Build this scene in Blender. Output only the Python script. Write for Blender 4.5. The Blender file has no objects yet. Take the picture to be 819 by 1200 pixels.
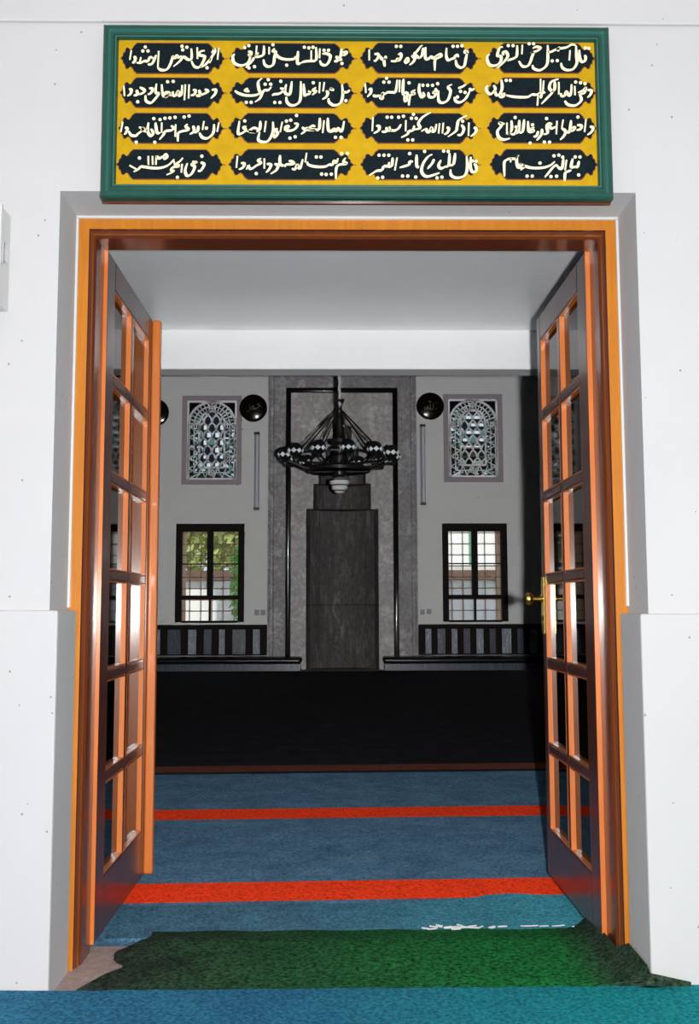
import bpy, bmesh, math, random
from mathutils import Vector, Matrix
random.seed(7)
S = bpy.context.scene
COL = S.collection
PI = math.pi

# ------------------------------------------------------------------ camera
cam_data = bpy.data.cameras.new('camera')
cam_data.sensor_fit = 'VERTICAL'
cam_data.sensor_height = 36.0
cam_data.lens = 35.01
cam_data.clip_end = 200
camera = bpy.data.objects.new('camera', cam_data)
COL.objects.link(camera)
yaw, pitch, roll = math.radians(0.8), math.radians(5.43), math.radians(0.15)
f = Vector((math.sin(yaw)*math.cos(pitch), math.cos(yaw)*math.cos(pitch), math.sin(pitch)))
r0 = Vector((math.cos(yaw), -math.sin(yaw), 0)); u0 = r0.cross(f)
r1 = r0*math.cos(roll) - u0*math.sin(roll); u1 = u0*math.cos(roll) + r0*math.sin(roll)
camera.matrix_world = Matrix(((r1.x, u1.x, -f.x, -0.04), (r1.y, u1.y, -f.y, -2.784), (r1.z, u1.z, -f.z, 1.07), (0, 0, 0, 1)))
S.camera = camera

# ------------------------------------------------------------------ light
world = bpy.data.worlds.new('sky'); S.world = world; world.use_nodes = True
bgn = world.node_tree.nodes['Background']
bgn.inputs[0].default_value = (0.80, 0.88, 1.0, 1); bgn.inputs[1].default_value = 1.0

def lamp(name, kind, loc):
    d = bpy.data.lights.new(name, kind); o = bpy.data.objects.new(name, d)
    COL.objects.link(o); o.location = loc
    return o, d

sun, sd = lamp('sun', 'SUN', (0, 20, 20))
sd.energy = 4.6; sd.angle = 0.01; sd.color = (1.0, 0.93, 0.82)
sun.rotation_euler = Vector((0.35, 0.62, -0.80)).to_track_quat('-Z', 'Y').to_euler()

# the camera's flash gun, just right of the lens
flash, fd = lamp('flash', 'POINT', (0.060, -2.78, 1.075))
FLASH = 150.0
fd.energy = FLASH; fd.shadow_soft_size = 0.018
fd.use_nodes = True
fnt = fd.node_tree; em = fnt.nodes['Emission']
fo = fnt.nodes.new('ShaderNodeLightFalloff'); fo.inputs['Strength'].default_value = 1.0
fo2 = fnt.nodes.new('ShaderNodeLightFalloff'); fo2.inputs['Strength'].default_value = 0.035
ad = fnt.nodes.new('ShaderNodeMath'); ad.operation = 'ADD'
fnt.links.new(fo.outputs['Linear'], ad.inputs[0]); fnt.links.new(fo2.outputs['Constant'], ad.inputs[1])
fnt.links.new(ad.outputs[0], em.inputs['Strength'])

S.view_settings.view_transform = 'Standard'; S.view_settings.look = 'None'
S.view_settings.exposure = 0.0; S.view_settings.gamma = 1.0
S.view_settings.use_curve_mapping = False

# ------------------------------------------------------------------ materials
def newmat(name):
    m = bpy.data.materials.new(name); m.use_nodes = True
    nt = m.node_tree
    return m, nt, nt.nodes['Principled BSDF']

def setp(b, **k):
    for n, v in k.items():
        b.inputs[n.replace('_', ' ')].default_value = v

def plain(name, col, rough=0.5, metal=0.0, coat=0.0, noise=0.0, nscale=20.0, bump=0.0, coat_rough=0.1, spec=0.5):
    m, nt, b = newmat(name)
    b.inputs['Base Color'].default_value = (*col, 1); b.inputs['Roughness'].default_value = rough
    b.inputs['Metallic'].default_value = metal; b.inputs['Specular IOR Level'].default_value = spec
    b.inputs['Coat Weight'].default_value = coat; b.inputs['Coat Roughness'].default_value = coat_rough
    if noise or bump:
        tc = nt.nodes.new('ShaderNodeTexCoord'); nz = nt.nodes.new('ShaderNodeTexNoise')
        nz.inputs['Scale'].default_value = nscale; nz.inputs['Detail'].default_value = 6
        nt.links.new(tc.outputs['Object'], nz.inputs['Vector'])
        if noise:
            mx = nt.nodes.new('ShaderNodeMix'); mx.data_type = 'RGBA'
            mx.inputs[6].default_value = (*[c*(1-noise) for c in col], 1)
            mx.inputs[7].default_value = (*[min(1, c*(1+noise)) for c in col], 1)
            nt.links.new(nz.outputs['Fac'], mx.inputs[0]); nt.links.new(mx.outputs[2], b.inputs['Base Color'])
        if bump:
            bp = nt.nodes.new('ShaderNodeBump'); bp.inputs['Strength'].default_value = bump; bp.inputs['Distance'].default_value = 0.004
            nt.links.new(nz.outputs['Fac'], bp.inputs['Height']); nt.links.new(bp.outputs[0], b.inputs['Normal'])
    return m

def ramp(nt, src, stops):
    rp = nt.nodes.new('ShaderNodeValToRGB')
    el = rp.color_ramp.elements
    while len(el) < len(stops): el.new(0.5)
    for e, (p, c) in zip(el, stops): e.position = p; e.color = (*c, 1)
    nt.links.new(src, rp.inputs[0])
    return rp.outputs[0]

def noise_node(nt, scale, detail=6, rough=0.6, stretch=None, dist=0.0):
    tc = nt.nodes.new('ShaderNodeTexCoord'); nz = nt.nodes.new('ShaderNodeTexNoise')
    nz.inputs['Scale'].default_value = scale; nz.inputs['Detail'].default_value = detail
    nz.inputs['Roughness'].default_value = rough; nz.inputs['Distortion'].default_value = dist
    if stretch:
        mp = nt.nodes.new('ShaderNodeMapping'); mp.inputs['Scale'].default_value = stretch
        nt.links.new(tc.outputs['Object'], mp.inputs['Vector']); nt.links.new(mp.outputs[0], nz.inputs['Vector'])
    else:
        nt.links.new(tc.outputs['Object'], nz.inputs['Vector'])
    return nz.outputs['Fac']

def mixc(nt, fac, a, b, mode='MIX'):
    mx = nt.nodes.new('ShaderNodeMix'); mx.data_type = 'RGBA'; mx.blend_type = mode
    for sock, v in ((mx.inputs[0], fac), (mx.inputs[6], a), (mx.inputs[7], b)):
        if hasattr(v, 'is_linked'): nt.links.new(v, sock)
        elif isinstance(v, tuple): sock.default_value = (*v, 1)
        else: sock.default_value = v
    return mx.outputs[2]

def bumpy(nt, b, h, strength, dist=0.004):
    bp = nt.nodes.new('ShaderNodeBump'); bp.inputs['Strength'].default_value = strength; bp.inputs['Distance'].default_value = dist
    nt.links.new(h, bp.inputs['Height']); nt.links.new(bp.outputs[0], b.inputs['Normal'])

def plaster(name, col, speck=True, rough=0.85, ior=1.45):
    m, nt, b = newmat(name)
    n = noise_node(nt, 2.2, 8)
    c = ramp(nt, n, [(0.3, tuple(x*0.95 for x in col)), (0.7, col)])
    if speck:
        tc = nt.nodes.new('ShaderNodeTexCoord'); vo = nt.nodes.new('ShaderNodeTexVoronoi')
        vo.inputs['Scale'].default_value = 17
        nt.links.new(tc.outputs['Object'], vo.inputs['Vector'])
        lt = nt.nodes.new('ShaderNodeMath'); lt.operation = 'LESS_THAN'; lt.inputs[1].default_value = 0.055
        nt.links.new(vo.outputs['Distance'], lt.inputs[0])
        c = mixc(nt, lt.outputs[0], c, tuple(x*0.45 for x in col))
    nt.links.new(c, b.inputs['Base Color']); b.inputs['Roughness'].default_value = rough; b.inputs['IOR'].default_value = ior
    bumpy(nt, b, noise_node(nt, 60, 4), 0.12, 0.003)
    return m

def wood(name, c1, c2, rough=0.35, coat=0.7, vertical=True, crough=0.16):
    m, nt, b = newmat(name)
    st = (14, 14, 0.9) if vertical else (0.9, 14, 14)
    g = noise_node(nt, 3.0, 8, 0.65, st, 1.2)
    c = ramp(nt, g, [(0.25, c1), (0.7, c2)])
    nt.links.new(c, b.inputs['Base Color']); b.inputs['Roughness'].default_value = rough
    b.inputs['Coat Weight'].default_value = coat; b.inputs['Coat Roughness'].default_value = crough
    bumpy(nt, b, noise_node(nt, 70, 4), 0.10, 0.002)
    return m

def marble(name, dark, light, vein, scale=2.5, rough=0.3, stretch=None, spec=0.3):
    m, nt, b = newmat(name)
    n1 = noise_node(nt, scale, 12, 0.72, stretch, 0.35); n2 = noise_node(nt, scale*2.0, 12, 0.75, stretch, 0.5)
    n3 = noise_node(nt, scale*9, 6, 0.75)
    c = ramp(nt, n1, [(0.30, dark), (0.62, light)])
    v = ramp(nt, n2, [(0.40, (1, 1, 1)), (0.50, (0, 0, 0)), (0.58, (1, 1, 1))])
    c = mixc(nt, v, vein, c)
    g = ramp(nt, n3, [(0.25, (0.55,)*3), (0.75, (1.15,)*3)])
    c = mixc(nt, 1.0, c, g, 'MULTIPLY')
    nt.links.new(c, b.inputs['Base Color']); b.inputs['Roughness'].default_value = rough
    b.inputs['Specular IOR Level'].default_value = spec
    return m

M = {}
M['wall'] = plaster('white_plaster', (0.475, 0.460, 0.462))
M['hallwall'] = plaster('hall_plaster', (0.672, 0.672, 0.6636), speck=False)
M['ceil'] = plaster('ceiling_paint', (0.93, 0.935, 0.94), speck=False, rough=0.32, ior=1.75)
M['beam'] = plaster('beam_paint', (0.74, 0.745, 0.75), speck=False)
M['wood'] = wood('varnished_pine', (0.3772, 0.1107, 0.00328), (0.492, 0.164, 0.00492), coat=0.35)
M['leafwood'] = wood('shaded_door_wood', (0.055, 0.013, 0.010), (0.10, 0.025, 0.018), rough=0.42, coat=0.7, crough=0.2)  # shade on the grazing-lit leaf faces, put into the wood colour
M['litwood'] = wood('lit_door_wood', (0.462, 0.1092, 0.01512), (0.6048, 0.1596, 0.021), rough=0.4, coat=0.7)  # same door wood where the flash strikes head-on, painted lighter
M['moulding'] = wood('dark_mahogany_moulding', (0.085, 0.017, 0.0068), (0.1445, 0.02975, 0.0102))
M['black'] = plain('black_lacquer', (0.004, 0.004, 0.004), 0.25)
M['blackstone'] = plain('polished_black_stone', (0.003, 0.003, 0.004), 0.09)
M['darkwood'] = plain('dark_window_wood', (0.007, 0.004, 0.0035), 0.6, spec=0.08)
M['brass'] = plain('brass', (0.85, 0.60, 0.12), 0.18, 1.0)
M['steel'] = plain('dull_steel', (0.32, 0.27, 0.26), 0.4, 0.8)
M['iron'] = plain('rust_painted_iron', (0.42, 0.27, 0.19), 0.6)
M['marble'] = marble('grey_marble', (0.2006, 0.2124, 0.236), (0.5192, 0.5074, 0.5074), (0.2596, 0.236, 0.2478), 1.5, 0.6)
M['marblein'] = marble('veined_grey_marble', (0.345, 0.3335, 0.3277), (0.69, 0.667, 0.644), (0.414, 0.3795, 0.3795), 1.4, 0.6)
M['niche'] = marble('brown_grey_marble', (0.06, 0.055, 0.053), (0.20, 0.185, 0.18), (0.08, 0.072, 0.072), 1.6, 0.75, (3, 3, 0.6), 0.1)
M['stone'] = marble('pink_threshold_stone', (0.32, 0.224, 0.2), (0.464, 0.36, 0.328), (0.36, 0.264, 0.24), 5, 0.6)
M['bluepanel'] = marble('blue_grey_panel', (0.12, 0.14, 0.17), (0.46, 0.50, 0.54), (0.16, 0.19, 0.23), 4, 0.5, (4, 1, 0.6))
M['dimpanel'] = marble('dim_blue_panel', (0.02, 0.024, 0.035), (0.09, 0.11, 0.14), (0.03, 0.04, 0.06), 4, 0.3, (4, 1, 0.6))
M['signgreen'] = plain('sign_green_paint', (0.0068, 0.051, 0.0357), 0.4, noise=0.3, nscale=30, coat=0.15, spec=0.3)
M['signhi'] = plain('sign_green_bead', (0.017, 0.0935, 0.07225), 0.3, coat=0.3)
M['signyellow'] = plain('mustard_paint', (0.43, 0.2494, 0.00258), 0.6, spec=0.15, noise=0.22, nscale=35)
M['signred'] = plain('red_brown_outline', (0.16, 0.035, 0.012), 0.5)
M['cream'] = plain('cream_lettering', (0.817, 0.7315, 0.475), 0.5)
M['lead'] = plain('window_plaster', (0.88, 0.88, 0.90), 0.8)
M['pinkborder'] = plaster('mauve_border', (0.324, 0.279, 0.306), speck=False)
M['tube'] = plain('fluorescent_tube_glass', (0.62, 0.62, 0.70), 0.15)
M['tubeback'] = plain('lamp_batten_grey', (0.22, 0.22, 0.25), 0.5)
M['plate'] = plain('grey_switch', (0.20, 0.19, 0.18), 0.5)
M['enamel'] = plain('white_enamel', (0.51, 0.51, 0.493), 0.4)
M['chrome'] = plain('chromed_metal', (0.72, 0.74, 0.76), 0.12, 1.0)
M['darkmetal'] = plain('dark_bronze', (0.035, 0.032, 0.03), 0.35, 0.7)
M['cord'] = plain('pale_cord', (0.55, 0.55, 0.56), 0.7)
M['leaf1'] = plain('leaf_green', (0.30, 0.34, 0.11), 0.6, noise=0.5, nscale=3)
M['leaf2'] = plain('bright_leaf', (0.16, 0.50, 0.10), 0.6, noise=0.5, nscale=4)
M['bark'] = plain('bark', (0.10, 0.065, 0.045), 0.8)
M['yardwall'] = plaster('yard_wall_render', (0.74, 0.73, 0.74), speck=False)
M['tile'] = plain('brown_roof_tile', (0.105, 0.065, 0.055), 0.8, spec=0.1, noise=0.4, nscale=6)
M['ground'] = plain('yard_paving', (0.35, 0.34, 0.32), 0.8, noise=0.2, nscale=2)
M['reveal'] = plaster('tan_reveal', (0.74, 0.54, 0.38), speck=False)

M['cart'] = plain('black_green_cartouche', (0.004, 0.009, 0.012), 0.6, noise=0.9, nscale=70, spec=0.08)
M['brassy'] = plain('worn_brass_knot', (0.55, 0.40, 0.20), 0.5, 0.3)
M['gloss'] = plain('glossy_black_board', (0.005, 0.003, 0.002), 0.14, spec=0.4)
M['faintgold'] = plain('faded_gold', (0.10, 0.075, 0.03), 0.5)
M['bowl'] = plain('pale_glass_bowl', (0.72, 0.74, 0.74), 0.2)
M['greenpaint'] = plain('green_drainpipe_paint', (0.12, 0.32, 0.20), 0.5)

def carpet(name, c1, c2, stops=None, fine=90, gradx=None, amp=(0.5, 1.4), worn=None, sheen=0.0):  # worn: x around which the right-hand end turns darker
    m, nt, b = newmat(name)
    n = noise_node(nt, 5, 8, 0.7); fz = noise_node(nt, fine, 3, 0.6)
    c = ramp(nt, n, [(0.28, c1), (0.72, c2)])
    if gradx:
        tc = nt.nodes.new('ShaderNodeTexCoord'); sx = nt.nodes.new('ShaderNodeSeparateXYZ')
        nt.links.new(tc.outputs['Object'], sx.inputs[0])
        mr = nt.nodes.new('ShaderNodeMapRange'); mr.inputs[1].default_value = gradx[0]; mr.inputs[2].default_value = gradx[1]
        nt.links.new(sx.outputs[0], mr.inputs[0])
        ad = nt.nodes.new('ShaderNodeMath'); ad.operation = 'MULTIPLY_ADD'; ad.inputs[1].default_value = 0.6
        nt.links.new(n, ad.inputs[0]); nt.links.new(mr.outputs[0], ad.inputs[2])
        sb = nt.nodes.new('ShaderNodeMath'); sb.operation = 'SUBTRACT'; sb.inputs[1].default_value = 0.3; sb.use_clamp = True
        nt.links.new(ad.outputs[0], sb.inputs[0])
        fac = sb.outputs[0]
        if worn:      # darker right-hand end
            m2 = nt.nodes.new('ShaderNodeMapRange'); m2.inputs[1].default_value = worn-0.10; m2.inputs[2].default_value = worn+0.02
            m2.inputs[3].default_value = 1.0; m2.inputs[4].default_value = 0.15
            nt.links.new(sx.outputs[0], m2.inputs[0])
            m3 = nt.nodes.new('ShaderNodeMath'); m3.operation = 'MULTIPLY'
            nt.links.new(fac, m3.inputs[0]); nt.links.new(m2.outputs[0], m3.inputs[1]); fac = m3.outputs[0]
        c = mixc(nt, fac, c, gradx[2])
    if stops:
        tc = nt.nodes.new('ShaderNodeTexCoord'); sx = nt.nodes.new('ShaderNodeSeparateXYZ')
        nt.links.new(tc.outputs['Object'], sx.inputs[0])
        sk = nt.nodes.new('ShaderNodeMath'); sk.operation = 'MULTIPLY_ADD'; sk.inputs[1].default_value = -stops['skew']
        nt.links.new(sx.outputs[0], sk.inputs[0]); nt.links.new(sx.outputs[1], sk.inputs[2])
        of = nt.nodes.new('ShaderNodeMath'); of.operation = 'SUBTRACT'; of.inputs[1].default_value = stops['start']
        nt.links.new(sk.outputs[0], of.inputs[0])
        md = nt.nodes.new('ShaderNodeMath'); md.operation = 'FLOORED_MODULO'; md.inputs[1].default_value = stops['pitch']
        nt.links.new(of.outputs[0], md.inputs[0])
        lt = nt.nodes.new('ShaderNodeMath'); lt.operation = 'LESS_THAN'; lt.inputs[1].default_value = stops['width']
        nt.links.new(md.outputs[0], lt.inputs[0])
        c = mixc(nt, lt.outputs[0], c, stops['col'])
    g = ramp(nt, fz, [(0.32, (amp[0],)*3), (0.68, (amp[1],)*3)])
    c = mixc(nt, 1.0, c, g, 'MULTIPLY')
    nt.links.new(c, b.inputs['Base Color']); b.inputs['Roughness'].default_value = 0.95
    b.inputs['Specular IOR Level'].default_value = 0.1
    b.inputs['Sheen Weight'].default_value = sheen; b.inputs['Sheen Roughness'].default_value = 0.45
    nt.links.new(c, b.inputs['Sheen Tint'])
    bumpy(nt, b, noise_node(nt, fine*3, 2), 0.6, 0.004)
    return m

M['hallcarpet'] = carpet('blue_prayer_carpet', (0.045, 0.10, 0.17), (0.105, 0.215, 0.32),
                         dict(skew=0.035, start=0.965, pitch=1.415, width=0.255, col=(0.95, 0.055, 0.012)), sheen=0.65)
M['farcarpet'] = carpet('dimmed_prayer_carpet', (0.010, 0.011, 0.014), (0.032, 0.034, 0.042),
                        dict(skew=0.035, start=3.835, pitch=30.0, width=0.25, col=(0.26, 0.075, 0.05)))  # same carpet further in, the loss of light put into its colour
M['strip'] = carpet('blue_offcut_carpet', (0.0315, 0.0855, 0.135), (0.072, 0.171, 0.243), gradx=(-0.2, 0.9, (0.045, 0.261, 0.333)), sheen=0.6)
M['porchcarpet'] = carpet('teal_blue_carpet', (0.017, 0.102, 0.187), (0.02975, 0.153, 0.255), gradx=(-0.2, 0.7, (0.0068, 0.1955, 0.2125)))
M['mat'] = carpet('green_turf', (0.008, 0.0096, 0.0088), (0.036, 0.04, 0.036), gradx=(-0.75, 0.45, (0.008, 0.12, 0.028)), fine=75, amp=(0.2, 1.9), worn=0.72)  # near black at the left, green further right, dark right-hand end

def glass(name, tint, rough=0.0):
    m = bpy.data.materials.new(name); m.use_nodes = True; nt = m.node_tree
    for n in list(nt.nodes): nt.nodes.remove(n)
    out = nt.nodes.new('ShaderNodeOutputMaterial'); tr = nt.nodes.new('ShaderNodeBsdfTransparent')
    gl = nt.nodes.new('ShaderNodeBsdfGlossy'); fr = nt.nodes.new('ShaderNodeFresnel'); mx = nt.nodes.new('ShaderNodeMixShader')
    tr.inputs[0].default_value = (*tint, 1); gl.inputs['Roughness'].default_value = rough; fr.inputs['IOR'].default_value = 1.45
    nt.links.new(fr.outputs[0], mx.inputs[0]); nt.links.new(tr.outputs[0], mx.inputs[1]); nt.links.new(gl.outputs[0], mx.inputs[2])
    nt.links.new(mx.outputs[0], out.inputs[0])
    return m
M['tintglass'] = glass('brown_tinted_glass', (0.10, 0.06, 0.06), 0.03)
M['clearglass'] = glass('clear_window_glass', (0.92, 0.94, 0.93))
M['darkglass'] = glass('dark_stained_glass', (0.012, 0.016, 0.022), 0.1)
M['greenglass'] = glass('green_stained_glass', (0.10, 0.22, 0.17), 0.1)
M['amberglass'] = glass('amber_stained_glass', (0.35, 0.14, 0.06), 0.1)
M['whiteglass'] = glass('pale_stained_glass', (0.72, 0.80, 0.76), 0.1)
M['bulb'] = plain('dark_glass_globe', (0.010, 0.011, 0.013), 0.1)
M['bulbspot'] = plain('globe_glint', (0.85, 0.90, 0.92), 0.2)  # flash glints on the globes, painted as a pale colour

# ------------------------------------------------------------------ mesh helpers
ORIG = {}
class MB:
    def __init__(s): s.v = []; s.f = []; s.m = []
    def add(s, verts, faces, mi=0):
        o = len(s.v); s.v += [tuple(v) for v in verts]
        for fc in faces: s.f.append([o+i for i in fc]); s.m.append(mi)
    def box(s, x0, x1, y0, y1, z0, z1, mi=0):
        s.add([(x0,y0,z0),(x1,y0,z0),(x1,y1,z0),(x0,y1,z0),(x0,y0,z1),(x1,y0,z1),(x1,y1,z1),(x0,y1,z1)],
              [(0,3,2,1),(4,5,6,7),(0,1,5,4),(1,2,6,5),(2,3,7,6),(3,0,4,7)], mi)
        return s
    def prism_xz(s, pts, y0, y1, mi=0, side=None):
        n = len(pts)
        s.add([(x,y0,z) for x,z in pts]+[(x,y1,z) for x,z in pts], [list(range(n))], mi)
        o = len(s.v)-2*n
        s.f.append([o+n+i for i in reversed(range(n))]); s.m.append(mi)
        for i in range(n):
            j = (i+1) % n
            s.f.append([o+i, o+n+i, o+n+j, o+j]); s.m.append(mi if side is None else side)
        return s
    def lathe(s, prof, c=(0,0,0), seg=20, mi=0, axis='z'):
        rows = []
        base = len(s.v)
        for r, h in prof:
            for k in range(seg):
                a = 2*PI*k/seg
                p = (r*math.cos(a), r*math.sin(a), h)
                if axis == 'x': p = (p[2], p[0], p[1])
                if axis == 'y': p = (p[0], p[2], p[1])
                s.v.append((c[0]+p[0], c[1]+p[1], c[2]+p[2]))
        for i in range(len(prof)-1):
            for k in range(seg):
                a = base+i*seg+k; b2 = base+i*seg+(k+1)%seg
                s.f.append([a, b2, b2+seg, a+seg]); s.m.append(mi)
        s.f.append([base+k for k in reversed(range(seg))]); s.m.append(mi)
        e = base+(len(prof)-1)*seg
        s.f.append([e+k for k in range(seg)]); s.m.append(mi)
        return s
    def tube(s, p, q, r, seg=8, mi=0):
        p, q = Vector(p), Vector(q); d = (q-p).normalized()
        a = d.orthogonal().normalized(); b = d.cross(a)
        base = len(s.v)
        for c in (p, q):
            for k in range(seg):
                t = 2*PI*k/seg
                s.v.append(tuple(c + a*r*math.cos(t) + b*r*math.sin(t)))
        for k in range(seg):
            s.f.append([base+k, base+(k+1)%seg, base+seg+(k+1)%seg, base+seg+k]); s.m.append(mi)
        s.f.append([base+k for k in reversed(range(seg))]); s.m.append(mi)
        s.f.append([base+seg+k for k in range(seg)]); s.m.append(mi)
        return s
    def ball(s, c, r, mi=0, seg=14, squash=1.0):
        n = seg//2
        prof = [(max(1e-4, r*math.sin(PI*i/n)), -r*squash*math.cos(PI*i/n)) for i in range(n+1)]
        return s.lathe(prof, c, seg, mi)
    def sweep_rect(s, x0, x1, z0, z1, prof, closed=True, mats=None):
        """profile (inset from the outer edge, depth y) swept round a rectangle; open = no bottom side"""
        n = len(prof); base = len(s.v)
        for u, y in prof:
            if closed: path = [(x0+u, z0+u), (x0+u, z1-u), (x1-u, z1-u), (x1-u, z0+u)]
            else: path = [(x0+u, z0), (x0+u, z1-u), (x1-u, z1-u), (x1-u, z0)]
            s.v += [(x, y, z) for x, z in path]
        for i in range(n-1):
            for k in range(4 if closed else 3):
                j = (k+1) % 4
                s.f.append([base+i*4+k, base+i*4+j, base+(i+1)*4+j, base+(i+1)*4+k]); s.m.append(mats[i] if mats else 0)
        if not closed:
            s.f.append([base+i*4 for i in range(n)]); s.m.append(0)
            s.f.append([base+i*4+3 for i in reversed(range(n))]); s.m.append(0)
        return s
    def build(s, name, mats, parent=None, smooth=False, bevel=0.0, recalc=True):
        o0 = ORIG.get(parent.name, Vector((0,0,0))) if parent else Vector((0,0,0))
        me = bpy.data.meshes.new(name)
        me.from_pydata([tuple(Vector(v)-o0) for v in s.v], [], s.f)
        for m in (mats if isinstance(mats, (list, tuple)) else [mats]): me.materials.append(m)
        for p, mi in zip(me.polygons, s.m): p.material_index = mi; p.use_smooth = smooth
        if recalc:
            bm = bmesh.new(); bm.from_mesh(me); bmesh.ops.recalc_face_normals(bm, faces=bm.faces); bm.to_mesh(me); bm.free()
        me.update()
        o = bpy.data.objects.new(name, me); COL.objects.link(o)
        if parent: o.parent = parent; ORIG[o.name] = o0
        if smooth:
            try: me.set_sharp_from_angle(angle=math.radians(40))
            except Exception: pass
        if bevel:
            b = o.modifiers.new('bevel', 'BEVEL'); b.width = bevel; b.segments = 2; b.limit_method = 'ANGLE'
        return o

def tag(o, label=None, cat=None, group=None, kind=None):
    if label: o['label'] = label
    if cat: o['category'] = cat
    if group: o['group'] = group
    if kind: o['kind'] = kind
    return o
def thing(name, loc, label, cat, group=None, kind=None):
    o = bpy.data.objects.new(name, None); COL.objects.link(o); o.location = loc
    o.empty_display_size = 0.1
    ORIG[o.name] = Vector(loc)
    return tag(o, label, cat, group, kind)
def struct(o, label=None, cat=None): return tag(o, label, cat, None, 'structure')
def copy_tree(o, parent=None):
    c = o.copy(); COL.objects.link(c)
    if parent: c.parent = parent
    for ch in list(o.children): copy_tree(ch, c)
    return c
def wall_holes(mb, x0, x1, z0, z1, y0, y1, holes):
    xs = sorted({x0, x1, *[h[0] for h in holes], *[h[1] for h in holes]})
    zs = sorted({z0, z1, *[h[2] for h in holes], *[h[3] for h in holes]})
    for a, b in zip(xs, xs[1:]):
        run = None
        for c, d in zip(zs, zs[1:]):
            mx, mz = (a+b)/2, (c+d)/2
            solid = not any(h[0] < mx < h[1] and h[2] < mz < h[3] for h in holes)
            if solid: run = [run[0] if run else c, d]
            if (not solid or d == zs[-1]) and run:
                mb.box(a, b, y0, y1, run[0], run[1]); run = None
    return mb

# ------------------------------------------------------------------ structure
HY = 14.516                       # inner face of the mihrab wall
W1 = (-2.79, -1.645, 0.81, 2.49); W2 = (1.835, 2.925, 0.81, 2.49)      # casement windows
G1 = (-2.645, -1.775, 3.285, 4.685); G2 = (1.945, 2.815, 3.325, 4.715)  # plaster windows
NCX = 0.075
STEPS = [(0.628, 2.76), (0.50, 3.20), (0.41, 3.52), (0.29, 3.86), (0.165, 4.22)]

mb = wall_holes(MB(), -5.0, 5.0, -0.15, 7.0, 0.0, 0.38, [(-0.833, 0.833, -0.2, 2.266)])
struct(mb.build('wall_front', M['wall']), 'white plastered wall round the wooden double door', 'wall')
def dado(sx, name, label, ztop):
    mb = MB()
    a, b = sorted((sx*0.806, sx*3.0))
    pts = [(sx*3.0, -0.016), (sx*0.806, -0.016), (sx*0.806, 0.185), (sx*0.834, 0.185), (sx*0.834, 0.0), (sx*3.0, 0.0)]
    n = len(pts)
    mb.add([(x, y, 0.0) for x, y in pts]+[(x, y, ztop) for x, y in pts],
           [list(range(n)), [n+i for i in reversed(range(n))]]+[[i, (i+1) % n, n+(i+1) % n, n+i] for i in range(n)])
    struct(mb.build(name, M['wall'], bevel=0.006), label, 'wall')
dado(-1, 'trim_1', 'thicker white lower wall left of the doorway', 1.062)
dado(1, 'trim_2', 'thicker white lower wall right of the doorway', 1.048)
mb = MB().box(-3.2, 3.2, -0.014, 0.0, 2.776, 3.3)
struct(mb.build('trim_3', M['wall'], bevel=0.004), 'slightly projecting white band of wall above the green sign', 'wall')
struct(MB().box(-3.3, 3.3, -6.0, 0.0, 3.3, 3.45).build('ceiling', M['wall']), 'porch ceiling in front of the doorway', 'ceiling')
struct(MB().box(-3.4, -3.2, -6.0, 0.0, -0.1, 3.3).build('wall_left', M['wall']), 'porch wall on the left', 'wall')
struct(MB().box(3.2, 3.4, -6.0, 0.0, -0.1, 3.3).build('wall_right', M['wall']), 'porch wall on the right', 'wall')
struct(MB().box(-3.4, 3.4, -6.2, -6.0, -0.1, 3.3).build('wall_back', M['wall']), 'unseen wall added behind the viewer to shut daylight out of the porch', 'wall')  # added behind the camera to keep sky and sun out
struct(MB().box(-3.3, 3.3, -6.0, 0.0, -0.15, 0.028).build('floor', M['stone']), 'porch floor under the teal carpet', 'floor')
struct(MB().box(-5.0, 5.0, 0.38, 15.5, -0.15, 0.0).build('floor', M['stone']), 'prayer hall floor under the blue carpet', 'floor')
struct(MB().box(-0.8335, 0.8335, 0.0, 0.40, -0.15, 0.034).build('trim_4', M['stone'], bevel=0.006), 'worn pinkish stone threshold of the doorway', 'threshold')
struct(MB().box(-5.0, 5.0, 0.38, 2.80, 2.645, 2.95).build('ceiling', M['ceil']), 'flat white ceiling just inside the door', 'ceiling')
struct(MB().box(-5.0, 5.0, 2.79, 2.955, 2.418, 2.95).build('trim_5', M['beam'], bevel=0.006), 'white downstand beam at the edge of the inner ceiling', 'beam')
struct(MB().box(-5.3, -5.0, 0.0, 15.5, -0.15, 7.2).build('wall_left', M['hallwall']), 'left side wall of the prayer hall', 'wall')
struct(MB().box(5.0, 5.3, 0.0, 15.5, -0.15, 7.2).build('wall_right', M['hallwall']), 'right side wall of the prayer hall', 'wall')
struct(MB().box(-5.3, 5.3, 0.0, 15.6, 7.0, 7.2).build('ceiling', M['hallwall']), 'high ceiling of the prayer hall', 'ceiling')
mb = wall_holes(MB(), -5.0, 5.0, -0.15, 7.0, HY, HY+1.0, [W1, W2, G1, G2, (NCX-0.70, NCX+0.70, 0.0, 4.40)])
struct(mb.build('wall_back', M['hallwall']), 'far wall of the hall with the marble mihrab', 'wall')

# plaster reveal colour inside the casement openings (outer side of the glass)
for i, w in enumerate((W1, W2)):
    mb = MB(); x0, x1, z0, z1 = w
    for (a, b, c, d) in ((x0, x0+0.012, z0, z1), (x1-0.012, x1, z0, z1), (x0, x1, z1-0.012, z1), (x0, x1, z0, z0+0.012)):
        mb.box(a, b, HY+0.14, HY+0.998, c, d)
    struct(mb.build('trim_%d' % (6+i), M['reveal']), ('tan outer reveal of the window left of the mihrab', 'tan outer reveal of the window right of the mihrab')[i], 'window reveal')

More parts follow.
